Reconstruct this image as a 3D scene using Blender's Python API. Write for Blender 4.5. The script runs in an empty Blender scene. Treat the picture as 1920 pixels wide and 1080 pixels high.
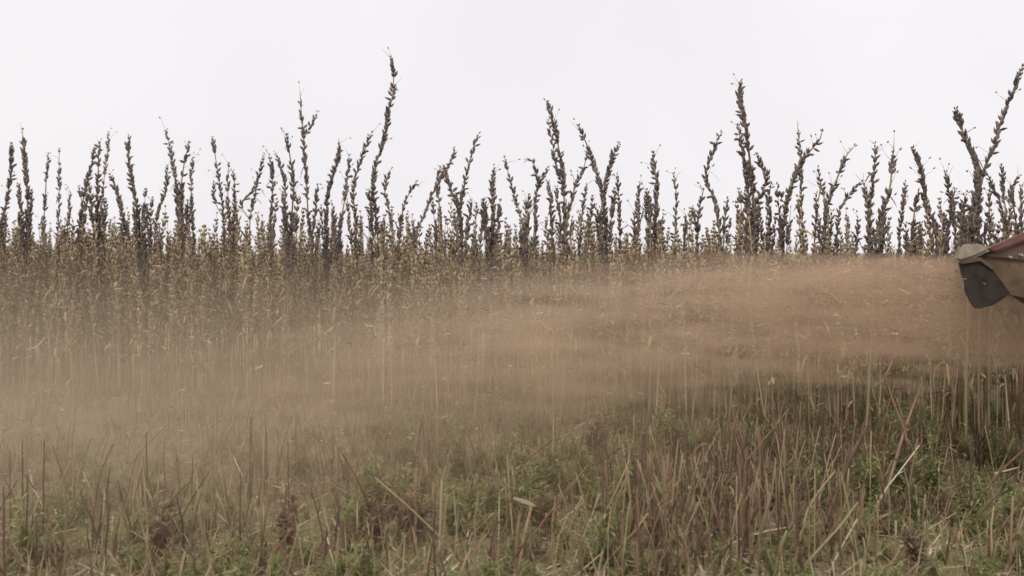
import bpy, math, random
import numpy as np
from mathutils import Vector, Matrix
R = random.Random(7)
S = bpy.context.scene
COL = S.collection

# ------------------------------------------------------------------ camera, sky, sun, exposure
EYE = 1.0; F = 1884.0; HY = 475.0            # eye height (m), focal length and horizon row in photo pixels
cam = bpy.data.cameras.new('camera'); co = bpy.data.objects.new('camera', cam); COL.objects.link(co)
co.location = (0, 0, EYE); co.rotation_euler = (math.pi / 2, 0, 0)
cam.sensor_width = 36; cam.lens = 36 * F / 1920; cam.shift_y = -(540 - HY) / 1920
cam.clip_start = 0.05; cam.clip_end = 5000
cam.dof.use_dof = True; cam.dof.focus_distance = 4.9; cam.dof.aperture_fstop = 2.8
S.camera = co
SUN_EL, SUN_AZ = math.radians(52), math.radians(200)
w = bpy.data.worlds.new('World'); S.world = w; w.use_nodes = True
nt = w.node_tree; nt.nodes.clear()
sky = nt.nodes.new('ShaderNodeTexSky'); sky.sky_type = 'NISHITA'; sky.sun_disc = False
sky.sun_elevation = SUN_EL; sky.sun_rotation = SUN_AZ; sky.dust_density = 3
tc = nt.nodes.new('ShaderNodeTexCoord')
cl = nt.nodes.new('ShaderNodeTexNoise'); cl.inputs['Scale'].default_value = 2.2; cl.inputs['Detail'].default_value = 4
cr = nt.nodes.new('ShaderNodeValToRGB')
cr.color_ramp.elements[0].position = 0.35; cr.color_ramp.elements[0].color = (7.75, 7.5, 7.75, 1)
cr.color_ramp.elements[1].position = 0.7; cr.color_ramp.elements[1].color = (8.5, 8.15, 8.3, 1)
mx = nt.nodes.new('ShaderNodeMix'); mx.data_type = 'RGBA'; mx.inputs[0].default_value = 0.95
bg = nt.nodes.new('ShaderNodeBackground'); bg.inputs['Strength'].default_value = 0.1
wo = nt.nodes.new('ShaderNodeOutputWorld')
L = nt.links.new
L(tc.outputs['Generated'], cl.inputs['Vector']); L(cl.outputs['Fac'], cr.inputs['Fac'])
L(sky.outputs['Color'], mx.inputs[6]); L(cr.outputs['Color'], mx.inputs[7])
L(mx.outputs[2], bg.inputs['Color']); L(bg.outputs[0], wo.inputs['Surface'])
sd = bpy.data.lights.new('sun', 'SUN'); so = bpy.data.objects.new('sun', sd); COL.objects.link(so)
sd.energy = 1.5; sd.angle = math.radians(18); sd.color = (1, 0.95, 0.88)
_d = Vector((math.sin(SUN_AZ) * math.cos(SUN_EL), math.cos(SUN_AZ) * math.cos(SUN_EL), math.sin(SUN_EL)))
so.rotation_euler = _d.to_track_quat('Z', 'Y').to_euler(); so.location = (0, -5, 8)
S.view_settings.view_transform = 'Standard'; S.view_settings.look = 'None'
S.view_settings.exposure = 0.24; S.view_settings.gamma = 1.0
S.render.engine = 'CYCLES'
S.cycles.max_bounces = 6; S.cycles.diffuse_bounces = 3; S.cycles.volume_bounces = 2; S.cycles.transparent_max_bounces = 8
S.cycles.volume_step_rate = 1.5; S.cycles.volume_max_steps = 64
S.cycles.use_denoising = True

def at(px, py, Y):
    """photo pixel -> world point on the upright plane at distance Y"""
    return Vector(((px - 960) / F * Y, Y, EYE - (py - HY) / F * Y))
def ground_dist(py): return F * EYE / (py - HY)
def front(x): return 5.71 - 0.325 * x         # the mown edge of the standing crop runs away to the left

# ------------------------------------------------------------------ mesh collecting
class MB:
    def __init__(s): s.v = []; s.f = []; s.t = []; s.n = 0
    def add(s, verts, faces, tint):
        k = s.n; s.v.extend(tuple(p) for p in verts); s.f.extend(tuple(i + k for i in f) for f in faces)
        s.t.extend([tint] * len(verts)); s.n += len(verts)
    def tube(s, pts, rad, sides=5, tint=0.5, cap=True):
        pts = [Vector(p) for p in pts]; n = len(pts); vs = []
        for i, p in enumerate(pts):
            d = (pts[min(i + 1, n - 1)] - pts[max(i - 1, 0)]).normalized()
            a = d.cross(Vector((0.3, 0.9, 0.1))).normalized(); b = d.cross(a)
            r = rad[i] if hasattr(rad, '__len__') else rad
            for k in range(sides):
                g = 2 * math.pi * k / sides
                vs.append(p + a * (r * math.cos(g)) + b * (r * math.sin(g)))
        fs = [(i * sides + k, i * sides + (k + 1) % sides, (i + 1) * sides + (k + 1) % sides, (i + 1) * sides + k)
              for i in range(n - 1) for k in range(sides)]
        if cap: fs.append(tuple(range(sides))[::-1]); fs.append(tuple((n - 1) * sides + k for k in range(sides)))
        s.add(vs, fs, tint)
    def spindle(s, p, d, ln, r, tint, sides=4, mid=0.4):
        """a small pointed seed pod"""
        p = Vector(p); d = Vector(d).normalized(); a = d.orthogonal().normalized(); b = d.cross(a)
        vs = [p]
        for q, rr in ((0.2, 0.75), (mid + .2, 1.0)):
            for k in range(sides):
                g = 2 * math.pi * k / sides + .6
                vs.append(p + d * ln * q + a * (r * rr * math.cos(g)) + b * (r * rr * math.sin(g)))
        vs.append(p + d * ln); m = sides; e = 2 * m + 1
        fs = [(0, 1 + (k + 1) % m, 1 + k) for k in range(m)]
        fs += [(1 + k, 1 + (k + 1) % m, 1 + m + (k + 1) % m, 1 + m + k) for k in range(m)]
        fs += [(1 + m + k, 1 + m + (k + 1) % m, e) for k in range(m)]
        s.add(vs, fs, tint)
    def blade(s, p, d, up, ln, wd, tint, droop=0.3, seg=3):
        p = Vector(p); d = Vector(d).normalized(); up = Vector(up)
        side = d.cross(up)
        side = side.normalized() if side.length > 1e-4 else d.orthogonal().normalized()
        vs = []; fs = []
        for i in range(seg + 1):
            t = i / seg; c = p + d * (ln * t) - Vector((0, 0, 1)) * (droop * ln * t * t)
            ww = wd * (math.sin(math.pi * (0.12 + 0.83 * t))) * 0.5
            vs += [c - side * ww, c + side * ww]
            if i: k = 2 * i; fs.append((k - 2, k - 1, k + 1, k))
        s.add(vs, fs, tint)
    def mesh(s, name, mat, smooth=False):
        me = bpy.data.meshes.new(name); me.from_pydata(s.v, [], s.f)
        at_ = me.attributes.new('tint', 'FLOAT', 'POINT'); at_.data.foreach_set('value', np.array(s.t, dtype=np.float32))
        me.materials.append(mat)
        if smooth: me.polygons.foreach_set('use_smooth', [True] * len(me.polygons))
        me.update(); return me
    def build(s, name, mat, parent=None, smooth=False, **props):
        return link(name, s.mesh(name, mat, smooth), parent, **props)
def link(name, data, parent=None, **props):
    o = bpy.data.objects.new(name, data); COL.objects.link(o)
    if parent: o.parent = parent
    for k, v in props.items(): o[k] = v
    return o
def thing(name, label, cat, loc, group=None):
    o = link(name, None, label=label, category=cat); o.location = loc; o.empty_display_size = 0.05
    if group: o['group'] = group
    return o

# ------------------------------------------------------------------ materials
def mat_new(name):
    m = bpy.data.materials.new(name); m.use_nodes = True; n = m.node_tree; n.nodes.clear()
    out = n.nodes.new('ShaderNodeOutputMaterial'); b = n.nodes.new('ShaderNodeBsdfPrincipled')
    n.links.new(b.outputs[0], out.inputs['Surface']); return m, n, b, out
def ramp(n, stops):
    r = n.nodes.new('ShaderNodeValToRGB'); e = r.color_ramp.elements
    while len(e) < len(stops): e.new(0.5)
    for k, (p, c) in enumerate(stops): e[k].position = p; e[k].color = (*c, 1)
    return r
def mth(n, op, a, b=None, c=None):
    m = n.nodes.new('ShaderNodeMath'); m.operation = op
    for i, v in enumerate((a, b, c)):
        if v is None: continue
        if isinstance(v, (int, float)): m.inputs[i].default_value = v
        else: n.links.new(v, m.inputs[i])
    return m.outputs[0]
def plant_mat(name, stops, scale=60, rough=0.8, trans=0.0, noise=0.5, objrand=0.25, stretch=(1, 1, 1)):
    m, n, b, out = mat_new(name)
    a = n.nodes.new('ShaderNodeAttribute'); a.attribute_name = 'tint'
    oi = n.nodes.new('ShaderNodeObjectInfo')
    g = n.nodes.new('ShaderNodeNewGeometry'); mp = n.nodes.new('ShaderNodeMapping'); mp.inputs['Scale'].default_value = stretch
    n.links.new(g.outputs['Position'], mp.inputs['Vector'])
    z = n.nodes.new('ShaderNodeTexNoise'); z.inputs['Scale'].default_value = scale; z.inputs['Detail'].default_value = 3
    n.links.new(mp.outputs[0], z.inputs['Vector'])
    f = mth(n, 'ADD', a.outputs['Fac'], mth(n, 'MULTIPLY', mth(n, 'SUBTRACT', z.outputs['Fac'], 0.5), noise))
    f = mth(n, 'ADD', f, mth(n, 'MULTIPLY', mth(n, 'SUBTRACT', oi.outputs['Random'], 0.5), objrand))
    r = ramp(n, stops); n.links.new(f, r.inputs['Fac']); n.links.new(r.outputs[0], b.inputs['Base Color'])
    b.inputs['Roughness'].default_value = rough; b.inputs['Specular IOR Level'].default_value = 0.25
    if trans:
        t = n.nodes.new('ShaderNodeBsdfTranslucent'); n.links.new(r.outputs[0], t.inputs['Color'])
        ms = n.nodes.new('ShaderNodeMixShader'); ms.inputs[0].default_value = trans
        n.links.new(b.outputs[0], ms.inputs[1]); n.links.new(t.outputs[0], ms.inputs[2]); n.links.new(ms.outputs[0], out.inputs['Surface'])
    bp = n.nodes.new('ShaderNodeBump'); bp.inputs['Strength'].default_value = 0.4; bp.inputs['Distance'].default_value = 0.002
    n.links.new(z.outputs['Fac'], bp.inputs['Height']); n.links.new(bp.outputs[0], b.inputs['Normal'])
    return m
M_STEM = plant_mat('dry_stem', [(0.0, (0.085, 0.055, 0.04)), (0.12, (0.17, 0.088, 0.06)), (0.25, (0.22, 0.14, 0.088)), (0.5, (0.33, 0.255, 0.155)), (0.75, (0.28, 0.25, 0.125)), (1.0, (0.56, 0.46, 0.31))], 30, stretch=(1, 1, 0.15))
M_POD = plant_mat('seed_pod', [(0.0, (0.085, 0.068, 0.07)), (0.5, (0.145, 0.118, 0.11)), (0.85, (0.22, 0.175, 0.145)), (1.0, (0.36, 0.29, 0.22))], 90, noise=0.5)
M_PODLOW = plant_mat('weathered_seed_pod', [(0.0, (0.11, 0.082, 0.062)), (0.45, (0.26, 0.192, 0.125)), (0.8, (0.37, 0.285, 0.18)), (1.0, (0.52, 0.44, 0.3))], 90, noise=0.5)
M_DRYLEAF = plant_mat('dry_leaf', [(0.0, (0.15, 0.09, 0.055)), (0.5, (0.31, 0.24, 0.13)), (1.0, (0.52, 0.45, 0.26))], 50, trans=0.3)
M_STRAW = plant_mat('straw', [(0.0, (0.14, 0.09, 0.06)), (0.5, (0.36, 0.28, 0.175)), (1.0, (0.62, 0.53, 0.39))], 40)
M_GREEN = plant_mat('green_leaf', [(0.0, (0.125, 0.15, 0.06)), (0.5, (0.23, 0.27, 0.10)), (1.0, (0.40, 0.42, 0.17))], 20, trans=0.35)
M_RED = plant_mat('reddish_leaf', [(0.0, (0.13, 0.075, 0.055)), (0.5, (0.22, 0.135, 0.10)), (1.0, (0.36, 0.26, 0.18))], 20, trans=0.3)

# ground sheet
def ground_mat():
    m, n, b, out = mat_new('field_soil'); g = n.nodes.new('ShaderNodeNewGeometry')
    def nz(sc, det=5):
        z = n.nodes.new('ShaderNodeTexNoise'); z.inputs['Scale'].default_value = sc; z.inputs['Detail'].default_value = det
        n.links.new(g.outputs['Position'], z.inputs['Vector']); return z.outputs['Fac']
    a = ramp(n, [(0.3, (0.10, 0.08, 0.055)), (0.5, (0.21, 0.17, 0.115)), (0.72, (0.38, 0.32, 0.21))]); n.links.new(nz(38, 8), a.inputs['Fac'])
    c = ramp(n, [(0.3, (0.12, 0.14, 0.055)), (0.7, (0.27, 0.28, 0.12))]); n.links.new(nz(60, 6), c.inputs['Fac'])
    k = ramp(n, [(0.40, (0, 0, 0)), (0.58, (1, 1, 1))]); n.links.new(nz(1.6, 5), k.inputs['Fac'])
    mix = n.nodes.new('ShaderNodeMix'); mix.data_type = 'RGBA'
    n.links.new(mth(n, 'MULTIPLY', k.outputs[0], 0.8), mix.inputs[0]); n.links.new(a.outputs[0], mix.inputs[6]); n.links.new(c.outputs[0], mix.inputs[7])
    n.links.new(mix.outputs[2], b.inputs['Base Color']); b.inputs['Roughness'].default_value = 0.95; b.inputs['Specular IOR Level'].default_value = 0.1
    bp = n.nodes.new('ShaderNodeBump'); bp.inputs['Strength'].default_value = 0.8; bp.inputs['Distance'].default_value = 0.02
    n.links.new(nz(45, 8), bp.inputs['Height']); n.links.new(bp.outputs[0], b.inputs['Normal']); return m
def hgt(x, y):
    if y > 12: return -0.02
    return 0.018 * math.sin(x * 2.1 + 1) * math.cos(y * 1.7) + 0.012 * math.sin(x * 7.3 + y * 5.1) + 0.006 * math.sin(x * 19 - y * 23)
gx = sorted(set([-3000, -800, -200, -60, -25, -12] + [round(-7 + 0.12 * i, 3) for i in range(118)] + [12, 25, 60, 200, 800, 3000]))
gy = sorted(set([-300, -50, -10, -2] + [round(0.12 * i, 3) for i in range(100)] + [13, 16, 22, 35, 60, 150, 500, 1500, 4000]))
gv = [(x, y, hgt(x, y) if (abs(x) < 9 and -1 < y < 12) else -0.01) for y in gy for x in gx]
nx = len(gx)
gf = [(j * nx + i, j * nx + i + 1, (j + 1) * nx + i + 1, (j + 1) * nx + i) for j in range(len(gy) - 1) for i in range(nx - 1)]
gm = bpy.data.meshes.new('ground'); gm.from_pydata(gv, [], gf); gm.materials.append(ground_mat())
gm.polygons.foreach_set('use_smooth', [True] * len(gm.polygons))
link('ground', gm, kind='structure')

# ------------------------------------------------------------------ sesame stalks
def resample(pts, step):
    out = [pts[0].copy()]; acc = 0.0
    for a, b in zip(pts, pts[1:]):
        l = (b - a).length; t = step - acc
        while t <= l and l > 0: out.append(a.lerp(b, t / l)); t += step
        acc = (acc + l) % step if l > 0 else acc
    return out
def smooth(pts, it=2):
    for _ in range(it):
        q = [pts[0]]
        for a, b in zip(pts, pts[1:]): q += [a.lerp(b, .25), a.lerp(b, .75)]
        q.append(pts[-1]); pts = q
    return pts
# pods shared by all the tall stalks (unit size; the pod grows along +Z)
def pod_mesh(kind, k):
    m = MB(); r = random.Random(50 + k + 10 * kind)
    if kind == 0: m.spindle((0, 0, 0), (0, 0, 1), 1, 0.19, r.uniform(.2, .8), 5)
    else:
        for s in (-1, 1): m.spindle((0, 0, 0), (0.17 * s, 0, 1), 1, 0.14, r.uniform(.2, .9), 4, 0.3)
    return m.mesh('capsule', M_POD)
PODS = [pod_mesh(0, k) for k in range(5)] + [pod_mesh(1, k) for k in range(3)]
def hero_spike(root, base, line, wdt, zlow, bare_tip, r):
    """pods of one spike (line runs from tip downward) as separate parts"""
    nodes = resample(line, r.uniform(.022, .028)); n = len(nodes); ang = r.uniform(0, 6.28); gap = 0
    for i, p in enumerate(nodes):
        if p.z < zlow or i < bare_tip: continue
        if gap > 0: gap -= 1; continue
        if r.random() < 0.035: gap = r.randint(1, 3)
        q = nodes[min(i + 1, n - 1)]; o_ = nodes[max(i - 1, 0)]
        d = (o_ - q)
        if d.length < 1e-5: continue
        d.normalize(); a = d.orthogonal().normalized(); b = d.cross(a)
        ang += math.pi / 2 + r.uniform(-.3, .3)
        young = min(1, (i - bare_tip) / 5 + 0.45)
        for k in range(3 if wdt > 1.05 else 2):
            if r.random() < 0.1: continue
            g = ang + k * (2 * math.pi / (3 if wdt > 1.05 else 2)) + r.uniform(-.35, .35)
            out = a * math.cos(g) + b * math.sin(g); sp = math.radians(r.uniform(8, 34) if r.random() < .85 else r.uniform(40, 85))
            dd = d * math.cos(sp) + out * math.sin(sp)
            ln = r.uniform(.033, .045) * young * (0.8 + 0.25 * wdt)
            o = bpy.data.objects.new('capsule', r.choice(PODS)); COL.objects.link(o); o.parent = root
            o.location = p - base + out * 0.003
            o.rotation_mode = 'QUATERNION'; o.rotation_quaternion = dd.to_track_quat('Z', 'Y')
            o.scale = (ln * 1.08, ln * 1.08, ln)
def hero(label, wdt, px, branches=(), bare=0, off=None, green=0.0):
    r = random.Random(hash((px[0][0], px[0][1])) & 0xffff)
    # distance of this plant behind the mown edge
    Y = 5.4
    for _ in range(6): Y = front((px[-1][0] - 960) / F * Y) + (off if off is not None else max(0.05, 1.5 - wdt + r.uniform(-.25, .45)))
    P = [at(x, y, Y) for x, y in px]
    for i, p in enumerate(P): p.y += 0.02 * math.sin(i * 1.7 + px[0][0])
    last = P[-1]; drift = (P[-1].x - P[-2].x) / max(.05, P[-2].z - P[-1].z) * 0.25
    drift = max(-.12, min(.12, drift)); bx = last.x + drift * last.z + r.uniform(-.02, .02)
    for t in (0.33, 0.66, 1.0):
        P.append(Vector((last.x + (bx - last.x) * t + r.uniform(-.006, .006), last.y, last.z * (1 - t))))
    base = P[-1].copy(); line = smooth(P, 1)
    root = thing('sesame_stalk', label, 'sesame plant', base, 'tall sesame stalks standing against the sky')
    n = len(line); m = MB()
    m.tube([p - base for p in line], [0.0018 + 0.0052 * wdt * (i / (n - 1)) ** 0.6 for i in range(n)], 6, r.uniform(.15, .75))
    m.build('stem', M_STEM, root, True)
    hero_spike(root, base, line, wdt, r.uniform(.68, .9), bare, r)
    branches = list(branches)
    tw = MB(); lv = MB()
    for _ in range(r.randint(5, 9)):
        p = line[r.randint(0, max(1, n * 3 // 5))] - base; a = r.uniform(0, 6.28)
        dd = Vector((math.cos(a), math.sin(a) * .5, r.uniform(.2, 1.8))).normalized(); l = r.uniform(.03, .085)
        tw.tube([p, p + dd * l * .5, p + dd * l + Vector((0, 0, r.uniform(-.01, .02)))], [.0012, .0009, .0005], 4, r.random())
        if r.random() < .6: tw.spindle(p + dd * l, dd, r.uniform(.012, .024), .004, r.random() * .6)
    for _ in range(r.randint(2, 6)):
        p = line[r.randint(n // 4, n - 2)] - base; a = r.uniform(0, 6.28)
        lv.blade(p, (math.cos(a), math.sin(a), r.uniform(-.5, .4)), (0, 0, 1), r.uniform(.03, .08), r.uniform(.006, .014), r.random() * .8, r.uniform(.3, 1.3))
    tw.build('twigs', M_STEM, root, kind='stuff'); lv.build('withered_leaves', M_DRYLEAF, root, kind='stuff')
    if wdt >= 0.95:      # side shoots that make the foot of the stouter plants bushy
        for k in range(1 if wdt < 1.1 else 2 if wdt < 1.25 else 3):
            sgn = r.choice((-1, 1)) if k == 0 else -sgn; xl, yl = px[-1]; ty = min(yl - 30, max(px[0][1] + 60, r.uniform(345, 420))); dx = r.uniform(8, 17) * sgn
            branches.append([(xl + dx * 1.15, ty), (xl + dx * .9, ty + 35), (xl + dx * .6, ty + 75), (xl + dx * .1, ty + 160)])
    for bpx in branches:
        bw = 0.85 * wdt
        B = [at(x, y, Y - 0.03) for x, y in bpx]
        q = min(line, key=lambda p: (p - B[-1]).length); B[-1] = q.copy()
        B = smooth(B, 1); nb = len(B); m = MB()
        m.tube([p - base for p in B], [0.0012 + 0.003 * i / (nb - 1) for i in range(nb)], 5, r.uniform(.2, .6))
        m.build('branch', M_STEM, root, True)
        hero_spike(root, base, B, bw, 0.6, 0, r)

H = [
("stalk at the left edge of the photo, bending left on its way down", 1.15, [(24,271),(20,325),(12,370),(5,420),(0,470)]),
("thick spike second from the left edge, straight and taller than the plants beside it", 1.25, [(40,243),(47,298),(53,342),(49,437)]),
("narrow upright spike third from the left edge, with a thin neck below its head", 0.9, [(89,289),(86,333),(83,437)]),
("very thin, nearly bare stalk just right of the third spike from the left edge", 0.6, [(109,280),(113,354),(111,419)]),
("short thin spike standing in the low gap left of the first paired spikes", 0.75, [(132,363),(127,401),(124,450)]),
("darkest thick vertical spike, the right one of a close pair near the left", 1.4, [(185,270),(186,330),(183,400),(186,460)]),
("left-leaning spike touching the darkest vertical spike on its left side", 1.1, [(177,274),(168,320),(158,370),(148,440)], [[(148,351),(153,375),(160,395)]]),
("thin bare-tipped stalk just right of the darkest vertical spike", 0.6, [(202,249),(200,295),(197,330),(190,400)]),
("spike leaning left at its top, in the gap right of the thin bare-tipped stalk", 1.1, [(207,328),(213,348),(225,378),(234,413),(240,440)]),
("dense tall spike standing clear above its neighbours, leaning left, near x of the left quarter", 1.35, [(241,255),(240,289),(249,342),(258,401),(262,440)]),
("low slender spike in the gap right of the dense clear tall spike", 0.7, [(286,372),(283,420),(281,450)]),
("long thin left-leaning stalk bent over the gap, first of the left middle group", 0.9, [(310,244),(321,286),(330,330),(335,380),(338,430)]),
("shorter spike crossing below the long thin left-leaning stalk", 0.95, [(314,313),(310,354),(298,390),(292,430)]),
("thick knotty spike right of the long left-leaning stalk", 1.25, [(353,268),(345,304),(341,348),(342,430)]),
("narrow spike close against the right side of the thick knotty spike", 0.9, [(360,297),(358,342),(363,420)]),
("thin-necked stalk with a small head leaning left over the left middle group", 0.85, [(397,258),(404,298),(413,342),(418,390),(420,440)]),
("short spike right below the small left-leaning head", 0.95, [(428,307),(425,342),(430,400),(432,450)]),
("short curved spike, right one of two beside the small left-leaning head", 0.85, [(437,320),(442,354),(438,401),(434,440)], [[(401,342),(400,380),(410,420)]]),
("strongly right-leaning spike that arches over the gap in the left middle", 0.85, [(495,295),(485,333),(478,360),(470,400),(468,450)], [[(484,335),(470,365),(448,383),(440,410)]]),
("upright spike just right of the arching right-leaning spike", 1.0, [(507,292),(511,329),(509,376),(505,440)]),
("small left-leaning spike beside the thick middle spike of the left centre group", 0.8, [(519,290),(529,317),(535,350),(533,400)]),
("thick spike with broad shoulders, left of the forked stalk with a bare tip", 1.3, [(539,255),(544,298),(550,344),(549,391),(544,450)]),
("forked stalk with a bare thread-like tip and a second head leaning right", 1.05, [(562,169),(566,212),(569,247),(570,298),(575,344),(579,411),(585,453)], [[(595,210),(583,236),(573,268)]], 3),
("short spike low between the forked bare-tipped stalk and the next tall spike", 0.9, [(596,348),(591,403),(583,450)]),
("bare-tipped thick spike leaning right, between the forked stalk and the tallest stalk", 1.2, [(635,259),(635,292),(626,321),(616,360),(610,411),(612,453)], (), 2),
("slim curved stalk left of the tallest stalk, bowed to the left", 1.0, [(654,292),(651,329),(647,376),(638,422),(636,461)]),
("right-leaning spike whose head nearly touches the tallest stalk", 1.05, [(697,249),(684,278),(671,313),(661,360),(668,410),(665,450)]),
("tallest stalk of the left half, its neck bare in places", 1.3, [(733,109),(739,131),(737,154),(737,177),(729,212),(723,247),(713,282),(704,309),(699,352),(704,403),(709,453)]),
("right-leaning short head against the right side of the tallest left stalk", 1.0, [(733,317),(721,348),(722,370),(731,400),(737,445)]),
("stalk with its tip bent over, right of the tallest left stalk", 0.8, [(784,348),(776,347),(770,355),(760,379),(752,410),(748,440)]),
("low stub of a spike near the bent-over tip in the centre left", 0.8, [(776,415),(776,450),(775,470)]),
("long spike leaning far right with pods near its top, start of the centre group", 0.85, [(851,278),(853,292),(836,317),(811,360),(795,405),(776,442)]),
("short upright spike behind the crossing heads of the centre group", 1.0, [(824,313),(820,344),(824,383),(826,440)]),
("left-leaning spike in the centre group, joined by a slender right-hand branch", 1.15, [(832,317),(842,348),(859,383),(865,430),(866,465)], [[(898,251),(886,282),(877,313),(869,360),(864,390)]]),
("small thin spike low in the gap left of the dark centre spike", 0.65, [(893,383),(892,420),(890,450)]),
("small spike pair low beside the dark centre spike", 0.7, [(911,389),(905,420),(900,450)]),
("isolated dark spike at the centre of the photo, straight and dense", 1.25, [(925,317),(922,352),(925,391),(923,460)]),
("short low spike just right of the isolated dark centre spike", 0.8, [(956,438),(955,455),(955,475)]),
("slender spike leaning left, first one right of the isolated centre spike", 0.8, [(946,296),(956,337),(965,368),(975,400),(985,440)]),
("upright blunt spike below the slender left-leaning one", 1.15, [(992,367),(988,413),(987,460)]),
("stalk with a hooked tip curling left and a forked right head", 0.95, [(987,300),(994,298),(1001,305),(1005,327),(1011,342),(1003,375),(1005,423),(1003,460)], [[(1027,315),(1017,335),(1009,352)]]),
("tall double-headed spike leaning left, highest of the centre right", 1.15, [(1027,192),(1035,220),(1043,253),(1050,290),(1057,340),(1058,390),(1060,450)], [[(1028,227),(1037,273),(1041,313),(1054,350)]]),
("short spike left of the tall double-headed spike's foot", 1.05, [(1027,340),(1033,380),(1035,430),(1035,465)]),
("stout forked stalk with two long heads spread like a V, right of the double-headed spike", 1.35, [(1085,238),(1097,263),(1108,290),(1120,330),(1130,363),(1134,407),(1136,460)], [[(1160,270),(1147,300),(1137,337),(1130,370)]]),
("right-leaning spike crossing in front of the V-forked stalk's left head", 0.85, [(1102,287),(1093,320),(1077,353),(1068,390),(1062,430)]),
("tiny narrow spike inside the gap left of the V-forked stalk", 0.7, [(1100,347),(1095,377),(1088,420)]),
("narrow spike close to the left side of the V-forked stalk's foot", 0.9, [(1110,370),(1107,413),(1101,455)]),
("thin bare spike right of the V-forked stalk's right head", 0.6, [(1158,327),(1160,373),(1162,423),(1163,460)]),
("short thin spike left of the blunt-topped spike, right of centre", 0.75, [(1200,343),(1197,370),(1196,410)]),
("low paired spike at the foot of the short thin spike right of centre", 0.85, [(1190,398),(1188,440),(1187,465)], [[(1205,395),(1200,425),(1191,450)]]),
("blunt-topped thick spike standing alone right of centre", 1.35, [(1225,288),(1227,317),(1233,347),(1229,390),(1228,460)]),
("shorter spike leaning left against the blunt-topped thick spike", 1.0, [(1212,357),(1219,387),(1220,440)]),
("slim upright spike standing alone between two open gaps right of centre", 0.85, [(1263,327),(1270,367),(1266,423),(1264,465)]),
("short wispy stem low in the widest sky gap", 0.5, [(1285,403),(1284,430),(1283,465)]),
("long curved spike bowing right at its head, left of the tallest right stalk", 1.05, [(1353,248),(1337,280),(1325,313),(1323,340),(1338,367),(1346,407),(1350,465)]),
("short forked spike left of the long curved bowing spike", 0.9, [(1318,357),(1311,390),(1308,450)], [[(1298,388),(1302,410),(1307,435)]]),
("slender spike just right of the long curved bowing spike", 0.8, [(1362,373),(1360,407),(1357,460)]),
("small spike low between the slender spike and the tallest right-hand group", 0.7, [(1385,397),(1387,430),(1388,465)], [[(1370,443),(1380,446),(1388,452)]]),
("massive tall spike topping the right-hand group, with a long arm leaning back left", 1.45, [(1389,153),(1388,190),(1393,223),(1400,260),(1408,307),(1413,353),(1411,407),(1409,460)], [[(1418,290),(1430,317),(1441,337),(1425,380)]]),
("second stem hugging the left side of the massive tall spike", 1.15, [(1385,236),(1388,270),(1398,310),(1405,360),(1404,420),(1404,465)]),
("stem rising close on the right side of the massive tall spike", 1.1, [(1447,345),(1440,380),(1443,420),(1440,465)]),
("long spike leaning far right in a sweeping curve, joined to a thick lower clump", 1.1, [(1542,246),(1536,263),(1520,281),(1501,307),(1486,344),(1474,374),(1470,418),(1468,460)], [[(1480,352),(1462,370),(1447,393)]]),
("thread-thin bare stalk rising through the sweeping right-leaning spike", 0.6, [(1497,226),(1499,278),(1501,330),(1503,370),(1505,415),(1505,460)], (), 3),
("dense spike leaning right with broad pods, right of the sweeping spike", 1.15, [(1603,274),(1586,293),(1575,318),(1566,341),(1552,381),(1545,433),(1545,465)]),
("thin left-leaning spike crossing the dense right-leaning one", 0.8, [(1533,315),(1540,341),(1547,378),(1551,410)]),
("low upright spike left of the dense right-leaning spike's foot", 0.9, [(1530,363),(1528,426),(1527,460)]),
("spike leaning right over the small gap, below the dense right-leaning one", 0.85, [(1614,341),(1596,363),(1575,389),(1569,418),(1568,455)]),
("tiny spike alone low in the gap before the right-hand pair", 0.65, [(1607,409),(1608,441),(1606,470)]),
("narrow straight spike with bare stem below its tip, left of the right-hand pair", 0.9, [(1642,269),(1640,293),(1636,333),(1633,389),(1633,450)]),
("left-leaning short spike at the foot of the narrow straight one", 0.85, [(1618,341),(1625,381),(1630,430)]),
("thick slanting spike with a bare needle tip, right one of the right-hand pair", 1.3, [(1679,267),(1673,315),(1666,356),(1655,396),(1645,441),(1641,465)], (), 2),
("faint thin stalk between the needle-tipped spike and the next thick one", 0.6, [(1699,341),(1690,396),(1684,448)]),
("thick spike leaning left, standing before the forked giant at the right", 1.2, [(1712,278),(1721,307),(1731,344),(1738,385),(1751,418),(1756,450)]),
("upright clump spike at the left foot of the thick left-leaning one", 1.1, [(1721,359),(1716,396),(1712,455)]),
("small left-leaning head poking out left of the forked giant", 0.8, [(1770,324),(1777,352),(1786,378),(1790,410)]),
("right-curving spike under the small left-leaning head", 1.05, [(1791,356),(1786,396),(1775,444),(1772,468)]),
("left arm of the giant V at the right edge, leaning left", 1.3, [(1790,206),(1805,241),(1821,278),(1829,315),(1833,352),(1825,389),(1818,450)]),
("giant right arm of the V, reaching the top right corner with long bare sections", 1.1, [(1914,126),(1899,167),(1890,200),(1873,244),(1859,281),(1847,311),(1839,340),(1834,400),(1832,450)]),
("stem branching right below the giant V", 0.95, [(1851,330),(1859,356),(1881,381),(1884,433),(1884,465)]),
("straight narrow spike below the giant right arm", 0.8, [(1879,311),(1883,360),(1885,400)]),
("curved spike hooked to the right at the photo's right edge", 0.9, [(1910,330),(1897,356),(1903,404),(1905,450)]),
("short bushy spike between the two feet of the giant V", 1.05, [(1810,367),(1808,420),(1805,465)]),
("short spike right beside the right foot of the giant V", 1.0, [(1853,359),(1858,415),(1857,465)]),
("last spike at the right edge of the photo, half cut off", 0.9, [(1918,350),(1914,390),(1912,450)]),
]
for h in H:
    hero(*h)

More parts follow.
